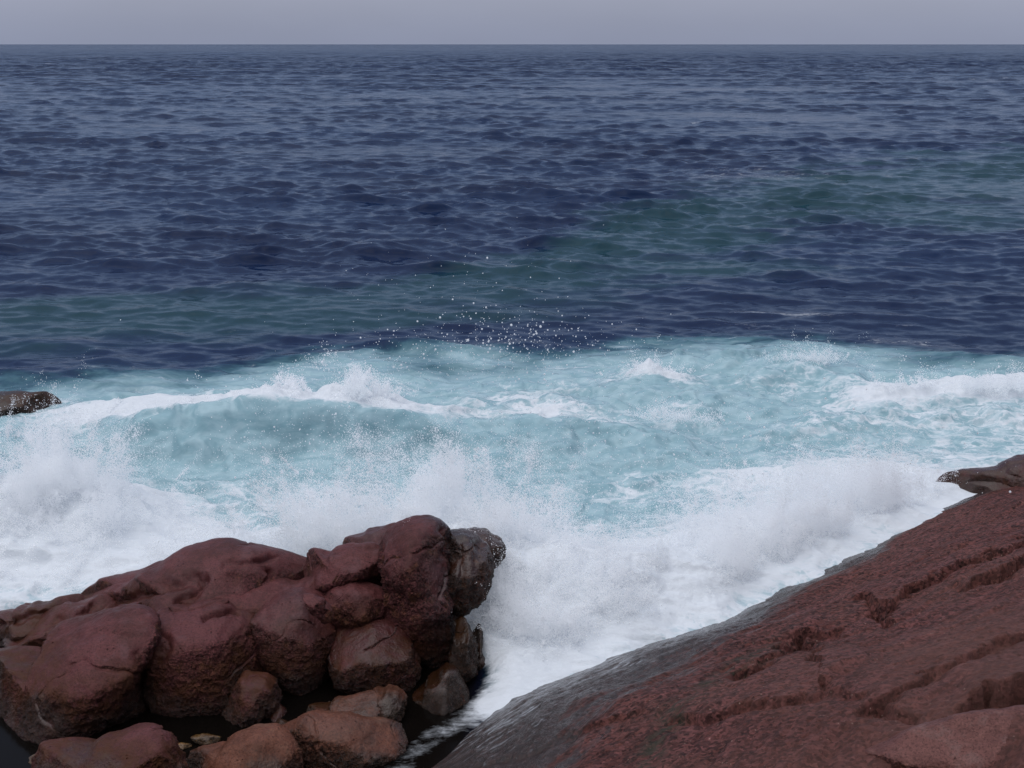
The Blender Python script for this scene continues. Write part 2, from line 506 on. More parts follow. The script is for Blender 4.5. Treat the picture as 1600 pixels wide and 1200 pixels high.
def boulder(name, label, poly, Y, T, n=7, p=2.8, mat=None, seed=0, cuts=5, rough=1.0, wet=0.0, creases=(), facet=0.77,
            bed=0.0, group=None, sharp=20.0, wetx=None, planes=(), grow=1.035, owner=None):
    """poly: outline in photograph pixels, met by the finished silhouette; the body stands at distance Y with half-thickness T"""
    rs = np.random.default_rng(seed + 100)
    ys = [q_[1] for q_ in poly]
    T = min(T, 1.45 * 0.5 * (max(ys) - min(ys)) * Y / F)
    poly = [tuple(q_) for q_ in (np.asarray(poly, float) - centroid(poly)) * grow + centroid(poly)]
    cpx = centroid(poly)
    C = at_y(cpx[0], cpx[1], Y)
    target = smooth_ring(poly_R(poly, cpx), 4)
    # first guess: the outline on the upright plane through the middle
    pl = np.array([at_y(x, y, Y) for x, y in poly])
    R = smooth_ring(poly_R(np.stack([pl[:, 0] - C[0], pl[:, 2] - C[2]], -1), np.zeros(2)), 7)
    R = np.maximum(R, 0.03)
    ks = [np.array(k, float) for k in planes]
    for _ in range(cuts * 2 + 8):
        k = rs.normal(size=3); k[1] = -abs(k[1]) - 0.65; k[2] += 0.2
        ks.append(np.array([*(k / np.linalg.norm(k)), facet + 0.19 * rs.random()]))

    def body(D, R):
        th = np.arctan2(D[:, 2], D[:, 0])
        rho = np.hypot(D[:, 0], D[:, 2])
        base = (rho / Rat(R, th)) ** p + (np.abs(D[:, 1]) / T) ** p
        g = base ** (1 / p)
        acc = g ** sharp
        for kk in ks:
            nrm = kk[:3] / np.linalg.norm(kk[:3])
            thn = math.atan2(nrm[2], nrm[0])
            gn = ((math.hypot(nrm[0], nrm[2]) / Rat(R, np.array([thn]))[0]) ** p + (abs(nrm[1]) / T) ** p) ** (1 / p)
            acc = acc + (np.maximum(D @ nrm, 0) * gn / kk[3]) ** sharp
        return D / acc[:, None] ** (1 / sharp)

    R0 = R.copy()
    Dl, _ = ico(5)
    for _ in range(5):
        q = project(body(Dl, R) + C) - cpx
        th = np.arctan2(q[:, 1], q[:, 0]); rr = np.hypot(q[:, 0], q[:, 1])
        nb = 120
        b = ((th % (2 * np.pi)) / (2 * np.pi) * nb).astype(int) % nb
        mx = np.zeros(nb); np.maximum.at(mx, b, rr)
        tg = target.reshape(nb, -1).mean(1)
        ratio = np.where(mx > 0, tg / np.maximum(mx, 1), 1.0)
        ratio = smooth_ring(np.clip(np.interp(np.arange(720) / 6.0, np.arange(nb) + 0.5, ratio, period=nb), 0.6, 1.5), 22)
        # picture angle -> body angle (the picture's y axis points down)
        idx = (-np.arange(720)) % 720
        R = np.maximum(np.minimum(R * ratio[idx] ** 0.8, R0 * 1.12), 0.03)
    D, Fc = ico(n)
    V = (body(D, R) + C).astype(np.float32)
    N = vnormals(V, Fc)
    S = float(np.clip(np.mean(R), 0.1, 1.2))
    off = rs.random(3) * 60
    P0 = V + off
    # bedding runs up to the right, as over the whole shore
    bedP = np.stack([P0[:, 0] * 0.9 + P0[:, 2] * 0.3, P0[:, 1] * 0.8, (P0[:, 2] - 0.35 * P0[:, 0]) * 2.6], -1)
    V = V + N * (0.07 * S * fbm(P0 * (0.8 / S), 2, 0.4))[:, None]
    cr = np.clip(ridged(bedP * (0.42 / max(S, 0.45)), 2, 0.4) - 0.98, 0, 1)
    V = V - N * (0.16 * S * bed * cr)[:, None]
    # a few narrow joints
    jw = P0 + 0.10 * np.stack([fbm(P0 * 2.2, 2), fbm(P0 * 2.2 + 9, 2), fbm(P0 * 2.2 + 21, 2)], -1)
    jn = pn3(jw * np.array([0.75, 0.75, 1.15]) * (0.9 / max(S, 0.3)) ** 0.6)
    jm = sstep(-0.05, 0.35, pn3(P0 * 1.1 + 50))
    V = V - N * (0.035 * min(S, 0.8) * np.exp(-(jn / 0.028) ** 2) * jm)[:, None]
    N = vnormals(V.astype(np.float32), Fc)
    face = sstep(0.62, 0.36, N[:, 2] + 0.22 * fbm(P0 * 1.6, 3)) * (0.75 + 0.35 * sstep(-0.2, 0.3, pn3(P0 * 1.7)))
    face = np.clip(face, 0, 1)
    rg = fbm(P0 * 3.6, 2, 0.45) * 0.016 + rough * (0.20 + face) * (fbm(P0 * 7.5, 4, 0.72) * 0.026)
    pits = np.clip(pn3(P0 * 11) - 0.28, 0, 1) * 0.055 * rough * (0.06 + face)
    V = V + N * ((rg - pits) * min(1.0, S / 0.35 + 0.25))[:, None]
    crev = np.zeros(len(V), np.float32)
    if creases:
        q = project(V).astype(np.float32)
        warp = np.stack([fbm(P0 * 4, 2), fbm(P0 * 4 + 30, 2)], -1) * 5
        front = sstep(-0.1, 0.25, -(N @ FWD.astype(np.float32)))
        for line, wpx, dep in creases:
            d = seg_dist(q + warp, line)
            prof = np.exp(-(d / wpx) ** 2)
            V = V - N * (dep * prof * front)[:, None]
            crev = np.maximum(crev, prof * front)
    w = np.full(len(V), wet, np.float32)
    if wetx is not None:
        w = np.maximum(w, sstep(wetx[0], wetx[1], project(V)[:, 0]) * wetx[2])
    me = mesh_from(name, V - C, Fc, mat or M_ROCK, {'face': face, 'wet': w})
    o = link(name, me, label, None if owner else 'rock', group)
    o.location = C
    if owner:
        o.parent = owner
        o.location = mathutils.Vector(C) - owner.location
    return o


def z1(pts):                      # outlines read off an enlargement of the left of the shore
    return [(x * 0.35, 780 + y * 0.35) for x, y in pts]


def z2(pts):                      # and off one of its middle
    return [(400 + x * 0.35, 780 + y * 0.35) for x, y in pts]


GR = 'red boulders of the left islet'
boulder('boulder', 'biggest blocky red boulder at the left edge with smooth dome top and pitted front',
        z1([(150, 690), (230, 600), (330, 540), (450, 500), (560, 488), (640, 500), (690, 540), (702, 600), (690, 650), (655, 700), (645, 800), (648, 900), (640, 1000),
            (560, 1060), (400, 1090), (200, 1100), (0, 1110), (-250, 1110), (-420, 950), (-300, 830), (0, 745)]), 16.05, 1.05, 8, 3.0, seed=1, cuts=4,
        planes=[(0.05, -1, 0.12, 0.86), (-0.35, -0.25, 1, 0.93)], group=GR,
        creases=[(z1([(610, 690), (640, 760), (650, 860)]), 6, 0.05), (z1([(180, 700), (420, 600), (560, 620)]), 9, 0.025)])
SQUAT = boulder('boulder', 'squat red boulder with a thin cap ledge on top, right of the biggest blocky boulder',
        z1([(660, 530), (720, 500), (800, 480), (950, 455), (1030, 468), (1060, 500), (1115, 508), (1155, 550), (1182, 650), (1197, 780), (1190, 900), (1100, 1030), (900, 1050),
            (690, 1030), (640, 900), (650, 720)]), 16.7, 0.95, 8, 3.2, seed=2, cuts=3, planes=[(0.1, -1, 0.05, 0.84), (0.1, -0.2, 1, 0.93)], group=GR,
        creases=[(z1([(905, 528), (960, 512), (1060, 508)]), 4, 0.09), (z1([(700, 590), (745, 610), (715, 720)]), 8, 0.10)])
boulder('cap_ledge', None, z1([(680, 512), (800, 480), (950, 454), (1035, 466), (1060, 497), (1000, 512), (910, 528), (800, 540), (690, 552)]), 16.95, 0.6, 7, 2.6, seed=33, cuts=1, rough=0.5,
        owner=SQUAT)
boulder('boulder', 'small pointed red boulder leaning against the squat capped boulder at the waterline',
        z1([(1080, 790), (1140, 783), (1195, 787), (1232, 830), (1242, 900), (1225, 970), (1120, 1030), (990, 1030), (985, 990), (1005, 930), (1050, 855)]), 16.05, 0.42, 7, 2.8, seed=3,
        cuts=4, group=GR, grow=1.1)
boulder('boulder', 'little low red lobe of rock at the right foot of the small pointed boulder',
        z1([(1235, 920), (1265, 925), (1300, 975), (1325, 1030), (1310, 1075), (1220, 1060), (1200, 980)]), 15.95, 0.3, 6, 2.4, seed=4, cuts=2, group=GR)
boulder('ridge_rock', 'long smooth dark red ridge with slanting clefts along the top of the left islet',
        z1([(120, 560), (250, 500), (330, 460), (450, 395), (560, 335), (650, 312), (750, 275), (850, 225), (950, 187), (1050, 180), (1130, 208), (1220, 208), (1300, 245), (1370, 310),
            (1402, 375), (1385, 420), (1330, 520), (1200, 640), (900, 700), (600, 690), (300, 690), (100, 650), (20, 600)]), 17.95, 1.15, 8, 2.6, seed=5, cuts=5, rough=0.5, bed=0.9,
        planes=[(-0.3, -0.55, 1, 0.90)], group=GR, wet=0.1,
        creases=[(z1([(790, 470), (870, 420), (915, 350)]), 7, 0.13), (z1([(500, 470), (640, 420), (880, 352)]), 8, 0.10), (z1([(1145, 265), (1180, 270), (1225, 262)]), 5, 0.08),
                 (z1([(1170, 405), (1215, 350), (1205, 318)]), 4, 0.07), (z1([(1000, 290), (1150, 290), (1210, 330)]), 6, 0.05), (z1([(170, 640), (240, 575), (300, 540), (480, 480)]), 8, 0.10)])
boulder('rock_ledge', 'low pale grey-brown ledge sloping into the surf at the far left of the islet',
        z1([(-150, 560), (0, 528), (60, 490), (150, 462), (300, 444), (380, 440), (420, 470), (330, 540), (240, 590), (150, 650), (40, 650), (-150, 660)]), 18.0, 0.75, 7, 2.4, seed=6, cuts=3,
        rough=0.5, bed=0.9, group=GR, wet=0.35, creases=[(z1([(0, 560), (120, 520), (280, 490)]), 5, 0.07)])
boulder('rock_ledge', 'low red-brown shelf joining the ridge to the pale ledge at the left',
        z1([(20, 590), (120, 540), (260, 480), (420, 438), (560, 430), (600, 520), (500, 600), (300, 650), (100, 670), (20, 640)]), 17.75, 0.5, 7, 2.5, seed=31, cuts=2, rough=0.6, bed=0.7,
        group=GR, wet=0.2, creases=[(z1([(60, 620), (200, 560), (420, 480)]), 6, 0.06)])
boulder('rock_ledge', 'flat red rock wedged between the biggest blocky boulder and the ridge',
        z1([(380, 540), (450, 500), (560, 480), (690, 476), (680, 500), (620, 520), (540, 560), (420, 600), (330, 600)]), 17.1, 0.4, 6, 2.4, seed=7, cuts=2, rough=0.5, group=GR)
boulder('boulder', 'tall pitted brownish boulder under the right end of the ridge',
        z1([(1140, 540), (1170, 490), (1250, 440), (1330, 410), (1420, 430), (1485, 490), (1503, 570), (1492, 700), (1482, 830), (1440, 910), (1340, 930), (1250, 900), (1190, 800), (1150, 680)]),
        17.1, 0.75, 8, 3.0, seed=8, cuts=3, planes=[(0.0, -1, 0.1, 0.86)], group=GR, wet=0.25, grow=1.07)
boulder('cobble', 'oval red cobble perched on the shoulder of the tall pitted boulder',
        z1([(1345, 430), (1390, 420), (1440, 440), (1478, 490), (1483, 540), (1440, 555), (1395, 510), (1360, 465)]), 16.55, 0.22, 6, 2.3, seed=9, cuts=1, group=GR)
boulder('saddle_rock', 'smooth red saddle of rock bridging the ridge and the tallest boulder',
        z2([(160, 262), (250, 252), (330, 232), (430, 206), (520, 212), (556, 250), (570, 325), (500, 360), (390, 385), (300, 400), (240, 370), (205, 310)]), 17.9, 0.8, 7, 2.6, seed=10, cuts=2,
        rough=0.5, grow=1.15, group=GR, creases=[(z2([(310, 240), (420, 225), (545, 215)]), 6, 0.03)])
boulder('boulder', 'rounded dark red boulder tucked under the smooth saddle',
        z2([(290, 440), (340, 395), (440, 372), (530, 388), (573, 430), (565, 495), (490, 550), (380, 575), (310, 520)]), 17.45, 0.5, 7, 2.7, seed=11, cuts=2, grow=1.12, group=GR)
boulder('boulder', 'tallest red block with a rounded head, in the middle of the photo',
        z2([(545, 215), (600, 130), (680, 92), (760, 85), (830, 112), (872, 160), (870, 280), (872, 400), (880, 520), (900, 600), (895, 660), (850, 750), (720, 790), (660, 720), (620, 620),
            (555, 560), (565, 430), (552, 320)]), 17.7, 0.95, 8, 3.0, seed=12, cuts=3, planes=[(-0.15, -1, 0.15, 0.86)], group=GR, wetx=(640, 705, 0.9),
        creases=[(z2([(835, 130), (870, 165), (850, 240)]), 6, 0.10), (z2([(560, 210), (550, 300), (580, 400), (640, 440)]), 7, 0.07), (z2([(560, 520), (640, 480), (760, 440), (860, 410)]), 9, 0.03),
                 (z2([(690, 640), (760, 600), (880, 545)]), 7, 0.05)])
boulder('boulder', 'glossy wet brown block streaming with white water beside the tallest block',
        z2([(845, 160), (920, 136), (990, 170), (1042, 230), (1057, 310), (1042, 390), (1010, 455), (930, 520), (885, 530), (862, 450), (848, 330)]), 17.95, 0.85, 8, 2.7, mat=M_ROCK_WET, seed=13,
        cuts=3, group=GR, wet=1.0, creases=[(z2([(905, 200), (920, 330), (900, 460)]), 9, 0.07), (z2([(985, 190), (1000, 300), (960, 440)]), 6, 0.04)])
boulder('boulder', 'smooth back shoulder of rock behind the tallest block, facing the surf',
        z2([(365, 225), (400, 180), (480, 145), (600, 113), (680, 110), (640, 200), (560, 260), (450, 260)]), 18.6, 0.7, 7, 2.5, seed=14, cuts=2, rough=0.4, group=GR, wet=0.5)
boulder('boulder', 'dark wet tip of rock half hidden by bursting spray behind the glossy block',
        z2([(880, 150), (960, 124), (1035, 138), (1100, 185), (1110, 250), (1060, 310), (980, 330), (900, 250)]), 18.9, 0.6, 7, 2.5, mat=M_ROCK_WET, seed=15, cuts=3, group=GR, wet=1.0)
boulder('boulder', 'rounded red-brown boulder in front of the foot of the tallest block',
        z2([(365, 610), (400, 568), (500, 545), (600, 548), (668, 590), (690, 650), (700, 740), (690, 820), (620, 870), (480, 880), (370, 850), (348, 750), (352, 670)]), 17.0, 0.65, 8, 2.9,
        seed=16, cuts=3, group=GR, wet=0.6, grow=1.1)
boulder('boulder', 'dark dripping rounded rock with a pale rim at the mouth of the channel',
        z2([(670, 900), (760, 815), (855, 735), (893, 770), (930, 850), (942, 905), (925, 970), (850, 1010), (700, 1000), (650, 940)]), 16.45, 0.6, 7, 2.7, mat=M_ROCK_WET, seed=17, cuts=2,
        group=GR, wet=0.9, rough=0.6, grow=1.12)
boulder('boulder', 'narrow wet flank of rock hanging under the glossy block, trickles of foam down it',
        z2([(885, 540), (930, 555), (965, 610), (985, 700), (975, 790), (930, 850), (885, 770), (868, 700), (893, 640)]), 17.05, 0.4, 7, 2.5, mat=M_ROCK_WET, seed=18, cuts=2, group=GR, wet=1.0, grow=1.12)
boulder('boulder', 'black wet pillar of rock standing against the white burst in the channel',
        z2([(938, 560), (978, 530), (1002, 570), (992, 650), (1022, 740), (1050, 800), (1046, 855), (990, 870), (935, 850), (955, 780), (978, 700), (960, 630)]), 17.3, 0.35, 7, 2.6,
        mat=M_ROCK_WET, seed=19, cuts=2, group=GR, wet=1.0, sharp=7, grow=1.25)
boulder('boulder', 'low glossy brown boulder at the water below the tall pitted boulder',
        z2([(220, 970), (350, 900), (470, 872), (540, 880), (560, 960), (545, 1060), (440, 1090), (300, 1080), (215, 1040)]), 15.8, 0.5, 7, 2.7, mat=M_ROCK_BROWN, seed=20, cuts=4, group=GR,
        wet=0.5, grow=1.15)
boulder('boulder', 'knobbly brown rock end beside the dark channel, right of the low glossy boulder',
        z2([(520, 860), (590, 832), (645, 845), (668, 890), (660, 950), (610, 1020), (545, 1060), (520, 960)]), 15.95, 0.4, 7, 2.6, mat=M_ROCK_BROWN, seed=21, cuts=3, group=GR, wet=0.3)
boulder('boulder', 'low red foreground rock at bottom left, half awash in the dark pool',
        z1([(60, 1230), (130, 1160), (230, 1115), (400, 1088), (520, 1050), (620, 1015), (690, 1006), (755, 1050), (805, 1130), (835, 1230), (700, 1380), (300, 1420), (40, 1380)]), 14.0, 0.65, 8,
        2.5, seed=22, cuts=3, group=GR)
boulder('boulder', 'low brown foreground rock with a pale worn shoulder, cut by the bottom edge',
        z1([(810, 1190), (880, 1140), (1000, 1080), (1120, 1020), (1250, 1008), (1315, 1060), (1352, 1150), (1350, 1260), (1200, 1390), (950, 1400), (800, 1300)]), 14.25, 0.6, 8, 2.6,
        mat=M_ROCK_BROWN, seed=23, cuts=4, group=GR)
boulder('cobble', 'egg-shaped wet red cobble beside the foaming channel at the bottom',
        z2([(268, 1060), (320, 1026), (375, 1048), (412, 1100), (405, 1160), (350, 1195), (290, 1165)]), 15.05, 0.22, 6, 2.2, seed=24, cuts=1, group=GR, wet=0.6)
boulder('cobble', 'small flat dark cobble behind the egg-shaped cobble',
        z2([(350, 1068), (390, 1052), (432, 1068), (432, 1095), (395, 1105), (360, 1095)]), 15.35, 0.15, 6, 2.2, mat=M_ROCK_WET, seed=25, cuts=1, group=GR, wet=0.5)
boulder('cobble', 'small brown cobble right of the egg-shaped cobble at the channel edge',
        z2([(412, 1120), (440, 1100), (478, 1140), (470, 1190), (425, 1195)]), 14.95, 0.15, 6, 2.2, mat=M_ROCK_WET, seed=26, cuts=1, group=GR, wet=0.5)
boulder('bedrock', 'dark bedrock core of the islet, seen only in the gaps between its boulders',
        [(60, 1010), (180, 930), (330, 900), (470, 905), (560, 858), (640, 842), (720, 862), (725, 960), (705, 1040), (640, 1080), (440, 1100), (250, 1110), (120, 1090)], 17.7, 0.8, 7, 3.0,
        seed=30, cuts=3, wet=0.0)
boulder('boulder', 'low dark orange-brown rock under the egg-shaped cobble, beside the foaming channel',
        [(430, 1150), (480, 1118), (545, 1112), (610, 1122), (640, 1150), (610, 1205), (560, 1240), (450, 1230)], 15.0, 0.5, 7, 2.5, mat=M_ROCK_BROWN, seed=32, cuts=3, group=GR, wet=0.3)
boulder('boulder', 'dark weedy rock between the brown foreground rock and the egg-shaped cobble',
        z2([(60, 1010), (150, 985), (230, 1020), (280, 1060), (275, 1150), (200, 1200), (100, 1120)]), 15.3, 0.35, 6, 2.3, mat=M_ROCK_WET, seed=27, cuts=2, group=GR, wet=0.5)
boulder('awash_rock', 'flat brown rock awash in white foam at the far left edge of the sea',
        [(-160, 652), (-120, 628), (-40, 615), (30, 612), (85, 617), (130, 626), (175, 638), (195, 648), (120, 658), (0, 662)], 31.3, 0.9, 7, 2.3, mat=M_ROCK_WET, seed=28, cuts=0, rough=0.6, wet=0.3)

M_OCHRE = rock_material('ochre_stone', (0.30, 0.15, 0.045), (0.13, 0.06, 0.02), (0.10, 0.05, 0.01), 0.2, 0.0)
for k_, (px_, py_, w_, h_, lb_) in enumerate([(322, 1156, 26, 9, 'small ochre stone awash in the dark pool, the largest of three'), (283, 1166, 20, 6, 'small ochre stone awash in the dark pool, further left than its largest neighbour'),
                                              (62, 1187, 34, 8, 'thin ochre stone at the waterline under the biggest blocky boulder')]):
    an = np.linspace(0, 2 * np.pi, 14)[:-1]
    boulder('stone', lb_, [(px_ + w_ * math.cos(a_) * (1 + 0.15 * math.sin(3 * a_ + k_)), py_ + h_ * math.sin(a_)) for a_ in an], sea_at(px_, py_ + h_ * 0.5)[1], 0.2, 6, 2.2,
            mat=M_OCHRE, seed=60 + k_, cuts=1, group='ochre stones in the dark pool')

# ------------------------------------------------------------------ the sloping slab on the right
EDGE_PX = [(470, 1330), (600, 1255), (700, 1180), (780, 1092), (950, 1022), (1100, 972), (1220, 912), (1350, 850), (1470, 790), (1540, 760), (1640, 735), (1800, 690)]
EDGE = np.array([sea_at(*q)[:2] for q in EDGE_PX])
A, B = sea_at(780, 1085)[:2], sea_at(1480, 795)[:2]
UDIR = (B - A) / np.linalg.norm(B - A)
SDIR = np.array([UDIR[1], -UDIR[0]])               # up the slope, towards the viewer's right
SLAB_ANG = math.atan2(UDIR[1], UDIR[0])
EU, ES = (EDGE - A) @ UDIR, (EDGE - A) @ SDIR


def slab_height(u, s):
    s0 = s - np.interp(u, EU, ES)
    sp_ = np.maximum(s0, 0)
    up = 0.42 * sp_ - 0.0085 * sp_ ** 2
    dn = np.where(s0 < 0, -1.1 * (1 - np.exp(s0 * 1.3)) * 1.6, 0)
    return up + dn, s0


def build_slab():
    nu, ns = 1300, 700
    u = np.linspace(-5.0, 17.5, nu); s = np.linspace(-2.4, 9.6, ns)
    # finer towards the viewer
    Ug, Sg = np.meshgrid(u, s)
    Ug, Sg = Ug.ravel(), Sg.ravel()
    z, s0 = slab_height(Ug, Sg)
    XY = A + Ug[:, None] * UDIR + Sg[:, None] * SDIR
    P = np.stack([XY[:, 0], XY[:, 1], z], -1).astype(np.float32)
    a = 0.10                                        # bedding lies a little off the water's edge
    ub, sb = Ug * math.cos(a) + s0 * math.sin(a), s0 * math.cos(a) - Ug * math.sin(a)
    w = fbm(np.stack([Ug * 0.35, s0 * 0.35, 0 * Ug], -1), 3)
    bedc = np.stack([ub * 0.16, (sb + 0.4 * w) * 1.2, 0 * ub + 3], -1)
    amp = sstep(-0.3, 1.5, s0)
    dz = 0.11 * amp * fbm(np.stack([Ug * 0.30, s0 * 0.45, 0 * Ug + 8], -1), 3)
    rb = ridged(bedc, 3)
    dz += amp * (-0.06 * np.clip(rb - 0.95, 0, 1))
    # ledges: saw-tooth steps across the bedding
    tt = (sb + 0.45 * w) / 1.15
    fr = tt - np.floor(tt)
    saw = np.where(fr < 0.82, fr / 0.82, (1 - fr) / 0.18)
    patch = sstep(-0.1, 0.35, fbm(np.stack([Ug * 0.33, s0 * 0.5, 0 * Ug + 21], -1), 2))
    dz += amp * 0.05 * (saw - 0.5) * patch
    bl = np.stack([ub * 0.8, sb * 1.6, 0 * ub + 5], -1)
    dz += amp * -0.05 * np.clip(ridged(bl, 2) - 1.05, 0, 1)
    dz += (0.3 + 0.7 * amp) * 0.024 * fbm(np.stack([ub * 1.1, sb * 4.2, 0 * ub], -1), 3, 0.55)
    dz += (0.3 + 0.7 * amp) * 0.008 * fbm(P * 9.0, 3, 0.65)
    dz -= amp * 0.03 * np.clip(pn3(P * 14 + 4) - 0.26, 0, 1) * (0.4 + sstep(-0.2, 0.3, pn3(P * 1.3 + 60)))
    P[:, 2] += dz
    q = project(P.astype(float)).astype(np.float32)
    wq = np.stack([fbm(P * 2.5, 3), fbm(P * 2.5 + 40, 3)], -1) * 9
    crev = np.zeros(len(P), np.float32)
    for line, wd, dep in [
        ([(1155, 1052), (1225, 1015), (1262, 994), (1300, 990)], 6, 0.12),
        ([(1245, 998), (1262, 1006)], 7, 0.13),
        ([(1285, 1022), (1302, 1015), (1292, 1040), (1280, 1062)], 8, 0.20),
        ([(1348, 934), (1362, 944), (1380, 952)], 6, 0.16), ([(1374, 950), (1380, 972)], 7, 0.22),
        ([(1385, 960), (1410, 925), (1480, 893), (1560, 862), (1640, 838)], 6, 0.13),
        ([(1510, 912), (1600, 876), (1660, 858)], 8, 0.16),
        ([(1358, 1108), (1395, 1092), (1425, 1068), (1500, 1030), (1620, 985)], 6, 0.12), ([(1385, 1102), (1420, 1112)], 7, 0.16),
        ([(1525, 1088), (1570, 1076), (1640, 1066)], 13, 0.30),
        ([(1060, 1130), (1180, 1100), (1290, 1075), (1345, 1088)], 7, 0.08),
        ([(760, 1195), (860, 1160), (1000, 1110)], 6, 0.04)]:
        d = seg_dist(q + wq, line)
        side = sstep(-0.3, 0.2, pn3(P * 1.2 + 11)) * 0.4 + 0.6
        pr = np.exp(-(d / (wd * 0.62)) ** 2) * side
        yl = np.interp(q[:, 0] + wq[:, 0], [c_[0] for c_ in line], [c_[1] for c_ in line])
        t_ = yl - (q[:, 1] + wq[:, 1])                 # positive on the seaward side of the joint
        along = np.exp(-(np.maximum(d - np.abs(t_), 0) / 12) ** 2) * side
        # a hollow worn on the landward side, under the broken face of the next bed
        P[:, 2] -= dep * 1.5 * along * np.where(t_ < 0, np.exp(-(t_ / (wd * 1.35)) ** 2), np.exp(-(t_ / 2.0) ** 2))
        P[:, 2] += dep * 0.40 * along * np.where(t_ > 0, np.exp(-np.abs(t_) / 38), np.exp(-(t_ / 2.0) ** 2))
        crev = np.maximum(crev, pr)
    P[:, 2] -= 0.45 * np.exp(-((q[:, 0] - 1510) / 150) ** 2 - ((q[:, 1] - 1195) / 62) ** 2)
    jit = 0.35 * fbm(np.stack([Ug * 0.4, s0 * 0.4, 0 * Ug + 2], -1), 3)
    band = np.interp(Ug, [-4, 0, 3, 7, 9, 11, 13], [3.4, 3.2, 2.4, 1.4, 0.6, 0.7, 1.4])
    wet = sstep(1.25, 0.15, (s0 + jit) / band)
    foamy = sstep(1.0, 0.0, (s0 + jit * 0.6) / (band * 0.95)) * 0.56
    foamy *= sstep(-3.5, 0.0, Ug) * sstep(10.5, 7.0, Ug)
    weed = np.exp(-((s0 - 1.05 * band) / 0.22) ** 2) * sstep(3.6, 1.5, Ug)
    global M_SLAB
    M_SLAB = slab_material()
    me = mesh_from('rock_slab', P, grid_faces(ns, nu), M_SLAB, {'wet': wet, 'foamy': foamy, 'weed': weed, 'crev': crev})
    link('rock_slab', me, 'broad red rock slab sloping from the bottom right down to the surf, wet grey along its edge', 'rock')


build_slab()


def slab_y(px, py):
    d = ray(px, py)
    for k in np.linspace(6, 40, 1400):
        p = EYE + d * k
        h, _ = slab_height(np.array([(p[:2] - A) @ UDIR]), np.array([(p[:2] - A) @ SDIR]))
        if p[2] <= h[0]:
            return p[1]
    return 25.0


boulder('boulder', 'rounded dusty red boulder in the bottom right corner, beneath a black hollow in the slab',
        [(1330, 1230), (1372, 1162), (1425, 1130), (1495, 1113), (1560, 1109), (1620, 1118), (1720, 1150), (1790, 1230), (1720, 1330), (1500, 1360), (1360, 1320)],
        slab_y(1480, 1130) - 0.15, 0.62, 8, 2.4, mat=M_DUST, seed=40, cuts=2, rough=0.9)
boulder('rock_ledge', 'dark wet rock ledge beyond the slab at the right edge, swept by surf',
        [(1400, 774), (1480, 752), (1540, 734), (1600, 712), (1700, 676), (1770, 710), (1720, 800), (1560, 820), (1460, 805)], 24.75, 0.9, 7, 2.4, mat=M_ROCK, seed=41,
        cuts=3, wet=0.8, bed=1.2)

# ------------------------------------------------------------------ the sea
SURF_BACK = np.array([sea_at(*q)[:2] for q in [(-400, 645), (0, 632), (150, 622), (330, 606), (450, 590), (600, 578), (720, 578), (850, 582), (980, 566), (1100, 558), (1250, 553), (1400, 576),
                                              (1600, 592), (2000, 600)]])


def ridge(X, Y, px, crest, h, wf, wb):
    """one breaking wave: crest line (pixels -> sea), height, front and back widths"""
    pts = np.array([sea_at(*c)[:2] for c in crest])
    yc = np.interp(X, pts[:, 0], pts[:, 1])
    hh = np.interp(X, pts[:, 0], h, left=0, right=0)
    d = Y - yc
    return hh * np.exp(-np.where(d < 0, d / wf, d / wb) ** 2), hh, d


